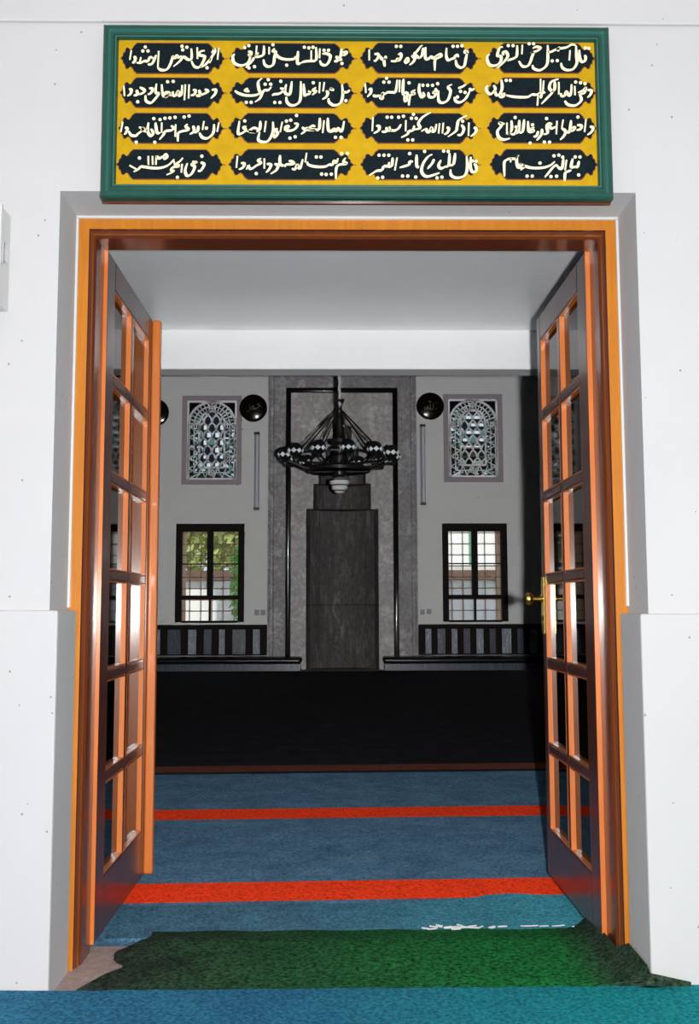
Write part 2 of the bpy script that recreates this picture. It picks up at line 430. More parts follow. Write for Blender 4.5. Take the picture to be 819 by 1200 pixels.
# ------------------------------------------------------------------ door frame and leaves
prof = [(0.0, 0.37), (0.0, 0.189), (0.037, 0.189), (0.037, 0.205), (0.043, 0.213), (0.043, 0.228), (0.049, 0.238), (0.049, 0.338), (0.018, 0.338), (0.018, 0.37)]
fr = MB().sweep_rect(-0.832, 0.832, 0.034, 2.264, prof, closed=False, mats=[0, 0, 1, 1, 0, 1, 1, 1, 0]).build('door_frame', [M['wood'], M['moulding']])
struct(fr, 'orange varnished wooden frame of the double door with dark inner mouldings', 'door frame')
wl = MB()
for sx in (-1, 1):
    wl.box(min(sx*0.826, sx*0.8335), max(sx*0.826, sx*0.8335), 0.181, 0.19, 1.07, 2.26)
wl.box(-0.8335, 0.8335, 0.181, 0.19, 2.2585, 2.2662)
wl.build('paint_edge', M['enamel'], fr)['label'] = 'white paint line along the edge of the frame'

def pane_rect(mb, xa, xb, y0, y1, z0, z1): mb.box(min(xa, xb), max(xa, xb), y0, y1, z0, z1)
def door_leaf(sx, xi, name, label):
    y0, y1, z0, z1 = 0.342, 1.121, 0.056, 2.216
    xo = xi + sx*0.042                                   # outer face (away from the opening)
    root = struct(thing(name, (xi+sx*0.021, y0, z0), label, 'door'))
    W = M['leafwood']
    ya, yb, yc, yd = 0.452, 0.728, 0.764, 1.061          # pane column limits
    za, zb = 0.232, 2.116
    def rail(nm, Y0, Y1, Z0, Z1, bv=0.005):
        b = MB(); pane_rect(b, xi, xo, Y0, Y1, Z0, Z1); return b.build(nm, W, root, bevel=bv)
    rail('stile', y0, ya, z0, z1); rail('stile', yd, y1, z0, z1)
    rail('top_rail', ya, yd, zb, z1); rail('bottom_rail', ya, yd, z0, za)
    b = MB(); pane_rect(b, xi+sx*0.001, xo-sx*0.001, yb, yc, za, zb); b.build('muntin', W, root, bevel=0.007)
    ph = (zb-za-5*0.036)/6
    zs = [za+k*(ph+0.036) for k in range(6)]
    for k in range(1, 6):
        for (q0, q1) in ((ya, yb), (yc, yd)):
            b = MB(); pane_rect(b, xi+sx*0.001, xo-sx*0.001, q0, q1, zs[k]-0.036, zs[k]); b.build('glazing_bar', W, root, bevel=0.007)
    xg = xi+sx*0.021
    for k in range(6):
        for (q0, q1) in ((ya, yb), (yc, yd)):
            b = MB().box(xg-0.002, xg+0.002, q0-0.003, q1+0.003, zs[k]-0.003, zs[k]+ph+0.003)
            b.build('pane', M['tintglass'], root)
            bd_ = MB(); xa, xb = xi+sx*0.0015, xg-sx*0.002; za_, zb_ = zs[k], zs[k]+ph; th = 0.004
            pane_rect(bd_, xa, xb, q0, q0+th, za_, zb_); pane_rect(bd_, xa, xb, q1-th, q1, za_, zb_)
            pane_rect(bd_, xa, xb, q0+th, q1-th, za_, za_+th); pane_rect(bd_, xa, xb, q0+th, q1-th, zb_-th, zb_)
            bd_.build('lit_flank', M['litwood'], root)  # added strips that carry the lit colour of the pane flanks
    b = MB(); pane_rect(b, xi+sx*0.0005, xo-sx*0.0005, y0-0.0015, y0+0.0015, z0+0.001, z1-0.001); b.build('hinge_edge', M['litwood'], root)['label'] = 'hinge edge of the door leaf, painted in the flash-lit orange'
    # bolts let into the hinge edge, and hinges
    for (c, d) in ((z0+0.035, z0+0.18), (z1-0.10, z1-0.015)):
        MB().box(xg-0.007, xg+0.007, y0-0.0022, y0+0.004, c, d).build('flush_bolt', M['steel'], root, bevel=0.002)
    for zc in (0.33, 1.16, 1.86):
        h = MB(); h.tube((xo+sx*0.004, y0-0.004, zc-0.045), (xo+sx*0.004, y0-0.004, zc+0.045), 0.006)
        h.build('hinge', M['steel'], root, smooth=True)
    return root
left = door_leaf(-1, -0.771, 'door_1', 'open left leaf of the glazed wooden double door')
right = door_leaf(1, 0.768, 'door_2', 'open right leaf of the glazed wooden double door, with the brass handle')
MB().box(-0.772, -0.737, 1.113, 1.149, 0.062, 2.212).build('astragal', M['litwood'], left, bevel=0.007)
MB().box(-0.800, -0.772, 1.121, 1.149, 0.062, 2.212).build('astragal_lip', M['litwood'], left, bevel=0.005)
hx, hy, hz = 0.768, 1.092, 1.098
p = MB()
p.box(hx-0.005, hx+0.001, hy-0.022, hy+0.022, hz-0.135, hz+0.085)
pl = p.build('lock_plate', M['brass'], right, bevel=0.002); pl['label'] = 'long brass lock plate'
k = MB().lathe([(0.014, 0.0), (0.014, 0.006), (0.008, 0.012), (0.007, 0.030), (0.016, 0.036), (0.024, 0.045), (0.026, 0.055), (0.021, 0.066), (0.008, 0.072)], (0, 0, 0), 24, axis='x')
k.v = [(hx-0.004-v[0], hy+v[1], hz+v[2]) for v in k.v]
kn = k.build('door_knob', M['brass'], right, smooth=True); kn['label'] = 'round brass knob'
kk = MB().lathe([(0.010, 0), (0.010, 0.003), (0.001, 0.004)], (0, 0, 0), 16, axis='x'); kk.v = [(hx-0.005-v[0], hy+v[1], hz-0.075+v[2]) for v in kk.v]
kk.build('keyhole', M['darkmetal'], right)

# ------------------------------------------------------------------ sign over the door
sx0, sx1, sz0, sz1 = -0.708, 0.757, 2.230, 2.748
sign = thing('calligraphy_sign', (0.0245, -0.02, 2.23), 'green framed sign of cream calligraphy on black cartouches over mustard, above the doorway', 'sign')
prof = [(0.0, -0.002), (0.0, -0.040), (0.006, -0.046), (0.016, -0.046), (0.021, -0.040), (0.029, -0.040), (0.034, -0.044), (0.038, -0.044), (0.042, -0.030)]
MB().sweep_rect(sx0, sx1, sz0, sz1, prof, True, [0, 0, 0, 1, 0, 0, 1, 0]).build('sign_frame', [M['signgreen'], M['signhi']], sign, bevel=0.001)
MB().box(sx0+0.03, sx1-0.03, -0.031, -0.004, sz0+0.03, sz1-0.03).build('sign_panel', M['signyellow'], sign)
MB().box(sx0+0.001, sx1-0.001, -0.012, -0.002, sz0-0.004, sz0+0.004).build('backing_edge', M['moulding'], sign)

def catmull(P, n=5):
    if len(P) < 3: return P
    out = []
    Q = [P[0]]+P+[P[-1]]
    for i in range(1, len(Q)-2):
        p0, p1, p2, p3 = Q[i-1:i+3]
        for k in range(n):
            t = k/n
            out.append(tuple(0.5*((2*p1[j])+(-p0[j]+p2[j])*t+(2*p0[j]-5*p1[j]+4*p2[j]-p3[j])*t*t+(-p0[j]+3*p1[j]-3*p2[j]+p3[j])*t**3) for j in (0, 1)))
    out.append(P[-1])
    return out
def pen(mb, pts, y0, y1, wmax, wmin, nib):
    """flat ribbon drawn by a broad nib held at angle nib"""
    P = catmull(pts); L = []; R = []
    for i, p in enumerate(P):
        a, b = P[max(0, i-1)], P[min(len(P)-1, i+1)]
        dx, dz = b[0]-a[0], b[1]-a[1]; l = math.hypot(dx, dz) or 1e-6
        ang = math.atan2(dz, dx)
        w = wmin+(wmax-wmin)*abs(math.sin(ang-nib))
        t = min(i, len(P)-1-i)/max(1, len(P)-1)
        w *= 0.55+0.45*min(1, t*5)
        nx, nz = -dz/l*w/2, dx/l*w/2
        L.append((p[0]+nx, p[1]+nz)); R.append((p[0]-nx, p[1]-nz))
    n = len(P)
    for i in range(n-1):
        q = [L[i], R[i], R[i+1], L[i+1]]
        mb.add([(x, y0, z) for x, z in q]+[(x, y1, z) for x, z in q],
               [(0, 1, 2, 3), (0, 4, 5, 1), (2, 6, 7, 3)] + ([(0, 3, 7, 4)] if i == 0 else [])+[(1, 5, 6, 2)])
CARTOUCHES = [
    (-0.51, 2.651, 0.148, 0.046, '133,31 130,-4;120,31 122,19 113,3 107,-15;120,31 113,16;111,0 95,-20 80,-27;93,23 81,20 76,10 88,7 93,1 80,-26 64,-26 55,-9;71,33 72,-2;54,29 55,0 46,-5 37,1 30,3 21,-10 3,-26;0,7 7,0 12,8 17,2 26,7;0,7 -4,-14 -15,-34 -31,-37 -42,-30;-40,21 -42,-29;-47,9 -58,-17 -71,-20;-56,-1 -65,2 -71,-10 -81,-10 -92,-15 -103,-15;-91,2 -94,-13;-112,4 -107,-1 -110,-13 -116,-14;-119,23 -123,-6', '27,36 41,33 29,25 -79,33 -86,21 -71,21 100,-29'),
    (-0.165, 2.653, 0.179, 0.045, '145,17 158,19 156,12 147,8;144,29 142,10 138,-3 146,-4;127,6 132,0 131,-9 122,-9;88,13 99,14 111,7 108,-9 99,-21 86,-19 81,-7;81,29 80,0;70,33 70,-5 52,-9 36,-11 27,-15;56,23 56,-7;18,21 16,-15 26,-15;9,5 9,-2 -9,-5 -27,-3 -41,4 -41,11;-50,29 -56,21 -47,18 -50,4 -54,-20 -68,-27 -79,-20 -82,-5;-66,33 -66,11;-81,37 -82,11 -93,4 -104,4 -97,16;-102,37 -104,6;-109,1 -116,-11 -133,-30;-127,19 -118,16 -120,6 -127,11;-119,8 -127,-15 -147,-24 -167,-16 -171,3 -165,11', '145,-16 93,24 106,24 36,33 49,31 61,33 -15,-22 -55,40 -124,-31 -108,-27 -137,31 -125,37'),
    (0.204, 2.655, 0.17, 0.046, '-145,25 -145,-8;-130,11 -120,11 -118,4 -125,-8 -132,-10;-114,6 -108,-4 -98,-2 -98,6;-96,-2 -102,-8 -100,-27;-82,-10 -68,-10 -63,-3 -58,-8 -52,5 -55,13 -61,9;-41,-6 -34,-1 -32,-10 -38,-15 -43,-8;-22,7 -13,-1 -17,-12 -28,-22;5,36 -7,19 -13,14 -6,4 2,-1;5,36 10,39;12,31 9,9 0,-1;19,33 18,1 27,-3 34,4 41,0 48,6;48,6 61,12 64,5 54,0 46,-7 45,-38;80,31 79,7 84,-6 95,-2 103,1 105,7 111,10 114,3;136,26 133,19 140,16 139,24;140,17 136,0 131,-23 120,-29 109,-21 106,-5', '-66,35 -53,35 99,36 112,36 125,38'),
    (0.559, 2.657, 0.164, 0.045, '112,25 112,5 117,-10 127,-9 130,2 127,9;103,38 103,10 104,-14 93,-33 75,-37 61,-29 58,-15;85,24 82,-7;102,39 90,41 76,33 63,30 51,28 40,24 28,18 20,20;20,39 20,14 18,-15 9,-30 -7,-38 -23,-32 -25,-22;56,34 48,27 54,23;-24,29 -13,34 -1,30 -10,22 -24,17 -31,18;-31,18 -23,15 -27,2 -32,-13 -40,-25 -55,-26 -65,-10;-54,40 -56,11;-69,38 -71,6 -82,-3 -91,-6 -98,-10;-109,8 -111,16 -102,18 -97,5 -107,-11 -128,-32;-111,33 -120,30 -125,18 -127,6 -117,4 -118,-11 -130,-23 -146,-24 -155,-16 -157,3 -150,11', '130,31 140,30 32,-9 47,-8 -34,43 -21,43 -95,37 -81,37'),
    (-0.51, 2.547, 0.148, 0.045, '114,8 126,8 124,-4 112,-18;94,10 104,3 92,-4 81,-9;78,8 81,-9 69,-9;60,8 68,5 64,-6 54,-9;49,24 48,-18;38,24 36,-23;29,22 27,-6 20,-9 18,4 11,-9 4,-9 2,3;-2,-9 -14,-9 -18,-15 -7,-2 -20,-1 -18,-9 -26,-9 -30,24;-45,26 -47,0 -38,-4 -49,-21 -60,-32 -74,-26 -76,-9;-66,12 -56,10 -60,-2 -70,-7;-93,15 -79,6 -83,-2 -95,-7;-102,7 -99,-7 -110,-10;-124,9 -117,7 -119,-5 -128,-12;-139,19 -136,-12', '-13,32 3,33 -98,-29'),
    (-0.165, 2.548, 0.178, 0.045, '167,9 160,2 147,2;145,25 147,-8 140,-31 122,-38 108,-29 106,-17;117,13 111,12 122,8;99,6 104,-1 99,-13 88,-20;94,32 90,4;81,32 79,-1;70,16 61,8 70,4 59,-7;54,-3 43,-6 37,-7 34,27;47,5 56,1;26,34 25,-18 16,-34 0,-39 -13,-30 -16,-13;-16,25 -20,1 -9,-6 -4,1 0,34;-34,13 -24,10 -29,1 -38,-4 -52,-6 -56,-10;-59,17 -68,7 -77,7 -83,2 -92,-18 -106,-29;-86,43 -97,31 -95,10 -92,-2 -108,-9 -135,-9 -155,-2 -164,5;-126,12 -135,7 -122,3', '156,-24 62,30 -32,34 -49,-30 -34,-30 -68,39 -77,25 -61,25 -131,-30 -117,-30'),
    (0.203, 2.55, 0.169, 0.045, '161,13 152,8 145,13;147,6 135,-17 119,-29 106,-26 102,-13;136,25 125,18 113,13;95,25 84,17 91,4 83,-22 67,-31 56,-23 56,6;47,13 50,3 41,-1 47,8;50,1 43,-13 29,-13 27,1;1,27 0,6 6,-13 14,-10 11,1;-11,8 -21,1 -13,-4 -27,-10 -30,-39;-41,1 -34,-4 -36,-23 -41,-25 -43,-8;-45,41 -47,3 -44,-8;-56,38 -57,1;-63,38 -68,3 -79,0 -91,0 -100,-5 -107,0;-107,-1 -106,-19 -113,-14 -104,-4;-113,-9 -125,-12 -134,-9;-147,7 -140,10 -140,-2 -150,-14;-156,26 -154,-2', '120,4 133,1 111,-13 11,22 25,22 39,22 54,27 -29,29 -94,43 -102,31 -87,31'),
    (0.557, 2.552, 0.164, 0.045, '135,8 146,6 143,-6 134,-15;107,0 121,6 130,15 125,-1 111,-5;111,-4 116,-23 99,-39 77,-37 68,-25;98,20 98,-8;89,25 86,-4 80,-9 73,3 68,-9 59,-11 57,-2;52,32 51,-6;40,34 39,10 30,1;51,41 30,32 24,13 32,1 16,-18 0,-35;12,1 2,-4 -2,-18;-9,-8 -12,-40;8,36 5,1;-1,41 -2,-3;-2,1 -14,-7 -27,-7 -39,-14 -61,-15 -86,-13 -102,-9;-116,-9 -108,-5 -111,-14 -123,-14;-115,38 -113,14 -120,-5 -130,-9 -134,5;-138,21 -133,9 -146,-6 -156,0 -160,12 -154,21', '115,30 128,27 101,32 -101,36 -89,36'),
    (-0.512, 2.44, 0.149, 0.045, '138,17 133,-11;124,12 122,-14 107,-30 91,-28 82,-14;95,21 91,-5;79,7 77,-9 66,-14;64,7 67,-9 55,-19;48,12 43,5 51,-5 32,-10 21,-17 21,-40;14,11 13,-26;1,7 8,0 2,-7 -15,-10 -21,-21 -32,-35;-26,16 -26,-14;-30,-14 -39,-14 -44,16;-64,16 -66,-10 -57,-24 -50,-15 -57,-3;-66,-5 -73,-10 -80,-1 -84,-10;-91,2 -79,-5 -95,-19 -99,-24 -113,-22 -120,-10;-131,1 -124,-3 -128,-15 -133,-20;-138,18 -143,-13', '102,0 38,33 52,36 -17,29 -3,30 12,32 -31,25 -49,28 -45,-43 -98,-43'),
    (-0.167, 2.442, 0.178, 0.044, '153,21 146,-10 135,-1 130,-10 124,-3 115,-7;106,30 108,-7 124,-9;95,23 91,-15;83,30 81,-3 70,-5;70,4 61,6 52,-3 70,-6 47,-8;32,2 38,-3 48,-1 38,-12 29,-19;9,13 19,11 14,-1 2,-8 -13,-8 -7,4 -16,3 -18,-8;-25,18 -31,-13;-38,-3 -45,-6 -38,-17 -47,-29 -49,-15;-52,18 -52,-13 -65,-39 -81,-43 -94,-36 -90,-13;-72,20 -76,-13;-88,20 -90,-6 -101,-11;-94,-4 -108,-1 -119,-11 -99,-13 -126,-11;-128,3 -137,1 -130,-8 -143,-18 -152,-16 -148,20', '128,-28 144,-28 16,37 -13,20 -1,23 -3,-31 12,-27 -133,20'),
    (0.202, 2.443, 0.169, 0.045, '158,3 165,-4 160,-16 148,-25;144,17 142,-23;122,10 129,-2 122,-19 110,-21;138,38 115,24 110,7 106,-9 83,-26;79,2 86,-2 81,-14 72,-19;70,16 67,-16;59,14 56,-16;50,12 45,-9 38,-9 36,2 29,-12 22,-10 20,-3 6,-10;34,47 11,33 -2,14 3,0 -14,-5;-14,7 -18,-7 -30,-10 -34,-19 -52,-29;-38,23 -39,-10;-52,11 -59,-1 -70,-8 -81,-8 -90,-10;-86,4 -81,-10;-95,2 -93,-10 -108,-12;-124,6 -115,4 -117,-8 -131,-17;-133,32 -135,-10', '126,21 -16,41 -22,29 -8,29 -33,-36 -19,-36 -92,32 -79,32 -59,32 -45,35'),
    (0.557, 2.445, 0.163, 0.045, '139,5 148,0 143,-12 131,-21;128,26 123,-12;102,9 114,7 112,-3 100,-7;86,0 95,2 91,-7 79,-10;85,23 79,-12 70,-10;57,-1 68,-10 63,-24 52,-36;62,25 57,-3;44,21 41,-19;30,11 19,13 14,4 16,-15 4,-20;41,4 27,-2 21,8;0,-3 -2,-20 -16,-38;-11,-10 -16,-24 -25,-27;-40,20 -38,-10 -24,-10 -31,-3 -22,1;-51,25 -56,-10 -66,-15;-65,23 -68,-10 -77,-18;-79,4 -72,-1 -79,-18 -91,-20;-88,22 -88,-6 -99,-20 -92,-11;-101,15 -102,-20;-108,11 -124,15 -117,6 -129,-11 -125,-29 -111,-36 -93,-32', '105,33 14,28 6,-43 21,-43 -35,-46 -27,9 -77,31'),
    (-0.514, 2.332, 0.15, 0.044, '89,6 99,-1 90,-18 81,-20;65,8 78,6 63,0 72,-8 63,-29 50,-34 45,-18 51,3;36,1 34,-25;38,19 29,8 20,1 27,-6 11,-9 5,-18 12,-22 -8,-32;11,12 16,-4;13,15 -2,-2 -24,-11 -47,-12 -69,-9 -82,-8 -89,-16 -102,-23;-93,-16 -114,-4;-61,24 -60,-2;-49,24 -48,-2;-38,25 -39,-2;-38,24 -29,17 -20,24;-18,24 -12,29 -7,22 -13,16 -18,22', '92,24 23,-39 -86,18'),
    (-0.167, 2.333, 0.177, 0.045, '157,20 151,9 160,2 139,-1 130,-12 129,-43;135,18 130,4 124,11 119,-1 110,-1 97,-7 70,-7 50,-1 47,8;45,34 41,6;34,15 27,-11 21,-8 18,-1 12,-15 3,-13;-6,10 3,8 8,1 -13,-1 -17,-8;-31,27 -31,1 -20,-4;-47,1 -37,-4 -42,-18 -58,-29;-69,1 -57,-2 -62,-15 -71,-25;-76,17 -76,-13;-85,17 -94,12 -86,3 -98,-4 -111,-13 -118,-13 -120,-2;-123,-4 -127,-16;-143,3 -133,1 -138,-11 -149,-16;-153,24 -156,-11', '146,33 162,33 73,22 86,22 88,-29 101,-30 116,-29 -99,-28'),
    (0.202, 2.334, 0.168, 0.045, '148,23 146,-3 151,-21 163,-19 162,-3 156,2;136,25 137,-12 129,-33 108,-40 91,-33 89,-15;103,34 98,2 86,-3;87,34 84,-1 73,-8;62,13 55,-3 62,-12 77,-4;42,16 37,4 23,-13;37,30 24,22 10,1 6,-22 19,-36 41,-31 57,-25;-8,29 -8,-3 -1,-8;-19,8 -28,8 -30,-1 -44,-6 -57,-10;-64,20 -71,-18;-77,20 -80,-4 -91,-8;-87,6 -91,-6 -102,-6 -109,-18 -123,-20 -145,-34', '163,10 153,11 70,40 83,39 15,39 50,-40 64,-38 -11,-38 -28,32 -49,-35 -34,-35 -116,27 -102,27 -88,27 -120,-41 -106,-39'),
    (0.56, 2.336, 0.16, 0.045, '102,10 97,-8 91,-6;84,17 79,-8 93,-6;79,-18 68,-22 61,-27 59,-50;66,13 61,-18;57,17 52,-13 39,-8;41,-6 34,-4 25,-11 14,-25 2,-39;32,8 21,-2 5,-9 -16,-12 -38,-11 -54,-6 -56,-2;-54,-9 -67,-18;-63,0 -69,0 -58,-7 -75,-9 -78,17 -71,26;-73,26 -83,16 -96,16 -107,12 -114,3 -114,-37;-94,19 -96,5', '91,22 105,22 100,-32 30,25 44,27 55,21 20,-37 36,-36 -49,-36 -34,-36 -11,3')]

half = [(1.0, 0.03), (0.965, 0.13), (0.955, 0.34), (0.925, 0.40), (0.905, 0.66), (0.865, 0.70), (0.835, 0.58), (0.805, 0.55), (0.775, 0.66), (0.745, 0.84), (0.69, 1.0)]
def cartouche_pts(cx, cz, hw, hh, g=0.0):
    q = [(cx+x*hw, cz+z*hh) for x, z in half]
    pts = q + [(2*cx-x, z) for x, z in reversed(q)]
    return pts + [(x, 2*cz-z) for x, z in reversed(pts)]
for cx, cz, hw, hh, strokes, dots in CARTOUCHES:
    hw2 = min(hw, (sx1-0.043)-cx) if cx > 0.4 else hw
    c = MB().prism_xz(cartouche_pts(cx, cz, hw2, hh*0.97), -0.0335, -0.030).build('cartouche', M['cart'], sign)
    e = MB().prism_xz(cartouche_pts(cx, cz, hw2*1.012, hh*1.03), -0.0325, -0.030)
    if cx < 0.5: e.box(cx+hw*0.98, cx+hw+0.010, -0.0325, -0.030, cz-0.001, cz+0.001)
    e.build('cartouche_outline', M['signred'], c)
    t = MB()
    for st in strokes.split(';'):
        P = [tuple(float(v)/1000 for v in q.split(',')) for q in st.split()]
        pen(t, [(cx+x, cz+z) for x, z in P], -0.0348, -0.033, 0.0092, 0.0056, math.radians(35))
    for q in dots.split():
        x, z = [float(v)/1000 for v in q.split(',')]; x += cx; z += cz; r = 0.0050
        t.prism_xz([(x+r*math.cos(a), z+r*math.sin(a)) for a in [PI/4*k+0.3 for k in range(8)]], -0.0348, -0.033)
    t.build('lettering', M['cream'], c)

# ------------------------------------------------------------------ fuse box at the left edge
box = thing('fuse_box', (-1.06, -0.0, 1.91), 'white enamelled wall box at the left edge, beside the sign', 'box')
MB().box(-1.16, -0.972, -0.070, -0.0005, 1.908, 2.190).build('box_body', M['enamel'], box, bevel=0.004)
MB().box(-1.163, -0.969, -0.088, -0.072, 1.903, 2.196).build('box_door', M['enamel'], box, bevel=0.004)
h = MB().box(-0.972, -0.963, -0.070, -0.040, 2.035, 2.075)
h.tube((-0.966, -0.078, 2.025), (-0.966, -0.078, 2.085), 0.006)
h.build('latch', M['chrome'], box, bevel=0.001)

# ------------------------------------------------------------------ carpets
def sheet(name, outline, z0, z1, mat, sub=1):
    """outline polygon (x, y) extruded up: a carpet lying on the floor"""
    n = len(outline); mb = MB()
    mb.add([(x, y, z0) for x, y in outline]+[(x, y, z1) for x, y in outline],
           [list(reversed(range(n))), [n+i for i in range(n)]]+[[i, (i+1) % n, n+(i+1) % n, n+i] for i in range(n)])
    return mb.build(name, mat)
def wob(a, b, n, amp, seed):
    rr = random.Random(seed); out = []
    for i in range(n+1):
        t = i/n; k = amp*(rr.random()-0.5)*(0 if i in (0, n) else 1)
        out.append((a[0]+(b[0]-a[0])*t+(k if abs(b[1]-a[1]) > abs(b[0]-a[0]) else 0), a[1]+(b[1]-a[1])*t+(0 if abs(b[1]-a[1]) > abs(b[0]-a[0]) else k)))
    return out
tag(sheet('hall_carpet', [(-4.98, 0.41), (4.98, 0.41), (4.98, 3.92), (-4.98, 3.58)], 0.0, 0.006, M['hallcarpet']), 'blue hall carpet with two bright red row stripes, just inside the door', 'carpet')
tag(sheet('hall_carpet', [(-4.98, 3.585), (4.98, 3.925), (4.98, 13.92), (-4.98, 13.92)], 0.0, 0.006, M['farcarpet']), 'hall carpet running to the mihrab, its dimness painted nearly black with one dull brown stripe', 'carpet')
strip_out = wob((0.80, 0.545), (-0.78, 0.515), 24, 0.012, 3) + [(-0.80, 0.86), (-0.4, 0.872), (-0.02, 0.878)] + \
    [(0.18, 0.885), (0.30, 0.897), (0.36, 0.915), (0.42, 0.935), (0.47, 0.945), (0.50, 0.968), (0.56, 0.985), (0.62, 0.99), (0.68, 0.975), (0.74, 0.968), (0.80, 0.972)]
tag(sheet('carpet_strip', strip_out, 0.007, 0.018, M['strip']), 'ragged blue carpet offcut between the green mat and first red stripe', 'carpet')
# frayed threads on the strip's near edge
fr_ = MB(); rr = random.Random(5)
for i in range(26):
    x = 0.33+rr.gauss(0, 0.06); y = 0.535+rr.gauss(0, 0.008); a = rr.random()*PI
    fr_.tube((x, y, 0.0385), (x+0.03*math.cos(a), y+0.012*math.sin(a), 0.0395), 0.0025, 5)
for i in range(8):
    x = 0.55+rr.random()*0.2; y = 0.545+rr.gauss(0, 0.004)
    fr_.tube((x, y, 0.0385), (x+0.03, y+0.003, 0.0385), 0.002, 5)
tag(fr_.build('frayed_thread', M['cord']), 'pale frayed threads at the joint of the blue strip and green mat', 'threads', kind='stuff')

# green turf mat: grid with a jagged left edge, riding up the right-hand reveal
NX, NY = 60, 24
def mat_left(y):
    pts = [(-0.03, -0.735), (0.003, -0.735), (0.063, -0.71), (0.12, -0.69), (0.17, -0.65), (0.207, -0.645), (0.25, -0.69), (0.301, -0.70), (0.345, -0.665), (0.392, -0.64), (0.43, -0.62), (0.47, -0.62), (0.53, -0.63)]
    for (a, xa), (b, xb) in zip(pts, pts[1:]):
        if a <= y <= b: return xa+(xb-xa)*(y-a)/(b-a)
    return -0.63
mb = MB(); top = []
rr = random.Random(11)
for j in range(NY+1):
    yn = j/NY; y = -0.016+0.556*yn
    xl = mat_left(y); row = []
    for i in range(NX+1):
        t = i/NX; xr = 0.80 if y < 0.20 else 0.775
        if y < -0.01: xr = 0.90
        x = xl+(xr-xl)*t
        ymin = -0.016-0.036*min(1, max(0, (x-0.765)/0.035))
        y = ymin+(0.54-ymin)*yn
        z = 0.050 + 0.0015*math.sin(x*23+y*9)
        up = max(0, (x-0.70))/0.10
        z += 0.055*min(1, up)**2
        if x > 0.80 and y < -0.01: z = max(0.079, 0.105-0.031*(x-0.80)/0.085)
        if y < -0.0161 and x > 0.70: z = max(0.078, z-(-0.016-y)*1.1)
        if y > 0.40: z -= 0.018*(y-0.40)/0.14*(1-min(1, up)**2)
        row.append((x, y, z))
    top.append(row)
vs = [p for r_ in top for p in r_]; n1 = NX+1
fs = [(j*n1+i, j*n1+i+1, (j+1)*n1+i+1, (j+1)*n1+i) for j in range(NY) for i in range(NX)]
vb = [(x, y, z-0.012) for x, y, z in vs]; o = len(vs)
fs2 = [tuple(o+k for k in reversed(q)) for q in fs]
rim = [(0, i) for i in range(NX)]+[(j, NX) for j in range(NY)]+[(NY, i) for i in range(NX, 0, -1)]+[(j, 0) for j in range(NY, 0, -1)]
idx = [a*n1+b for a, b in rim]
fs3 = [(idx[k], o+idx[k], o+idx[(k+1) % len(idx)], idx[(k+1) % len(idx)]) for k in range(len(idx))]
mb.add(vs+vb, fs+fs2+fs3)
tag(mb.build('turf_mat', M['mat'], smooth=True), 'green turf mat on the threshold, curling up at its right end', 'mat')
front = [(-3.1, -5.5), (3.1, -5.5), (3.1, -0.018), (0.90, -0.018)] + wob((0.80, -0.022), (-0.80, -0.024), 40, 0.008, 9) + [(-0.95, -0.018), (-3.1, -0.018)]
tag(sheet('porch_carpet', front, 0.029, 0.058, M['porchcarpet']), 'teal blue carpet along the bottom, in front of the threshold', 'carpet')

# ------------------------------------------------------------------ mihrab
mih = thing('mihrab', (NCX, HY, 0.0), 'tall grey marble prayer niche in the middle of the far wall', 'prayer niche')
mx0, mx1, mz1 = -1.215, 1.375, 5.25
FY = HY-0.06
prof = [(0.0, HY-0.001), (0.0, HY-0.11), (0.03, HY-0.115), (0.045, HY-0.095), (0.085, HY-0.09), (0.10, HY-0.075), (0.105, HY-0.055)]
MB().sweep_rect(mx0, mx1, 0.0, mz1, prof, False).build('marble_surround', M['marble'], mih, bevel=0.004)
def niche_boxes(mb, x0, x1, z1, y0, y1, narrow=0.0):
    z = 0.0
    for hw, zt in STEPS:
        mb.box(x0, NCX-hw, y0, y1, z, zt); mb.box(NCX+hw, x1, y0, y1, z, zt); z = zt
    mb.box(x0, x1, y0, y1, z, z1)
bx0, bx1, bz1 = -0.865, 1.005, 4.86
# outer field (between surround and black band), inner field (round the niche)
o = MB(); o.box(mx0+0.10, bx0, FY, HY-0.001, 0, mz1-0.1); o.box(bx1, mx1-0.10, FY, HY-0.001, 0, mz1-0.1); o.box(bx0, bx1, FY, HY-0.001, bz1, mz1-0.1)
o.build('marble_field', M['marble'], mih)
o = MB(); niche_boxes(o, bx0, bx1, bz1, FY, HY-0.001); o.build('marble_panel', M['marblein'], mih)
b = MB(); r = 0.047
prof = [(r-r*math.cos(a), FY-r*math.sin(a)) for a in [PI*k/10 for k in range(11)]]
b.sweep_rect(bx0-r, bx1+r, 0.0, bz1+r, prof, False)
b.build('black_band', M['blackstone'], mih, smooth=True)['label'] = 'polished black half-round band'
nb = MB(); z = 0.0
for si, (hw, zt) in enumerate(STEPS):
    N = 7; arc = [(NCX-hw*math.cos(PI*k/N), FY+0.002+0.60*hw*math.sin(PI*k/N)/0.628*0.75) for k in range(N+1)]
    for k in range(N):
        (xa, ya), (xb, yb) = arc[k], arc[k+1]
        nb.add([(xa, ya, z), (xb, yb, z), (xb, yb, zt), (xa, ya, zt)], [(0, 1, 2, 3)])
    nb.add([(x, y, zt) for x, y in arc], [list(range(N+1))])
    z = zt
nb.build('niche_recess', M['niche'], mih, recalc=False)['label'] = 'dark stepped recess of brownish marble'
j = MB(); hw = STEPS[0][0]
arc = [(NCX-hw*math.cos(PI*k/7), FY+0.45*math.sin(PI*k/7)-0.003) for k in range(8)]
for (xa, ya), (xb, yb) in zip(arc, arc[1:]): j.add([(xa, ya, 1.095), (xb, yb, 1.095), (xb, yb, 1.105), (xa, ya, 1.105)], [(0, 1, 2, 3)])
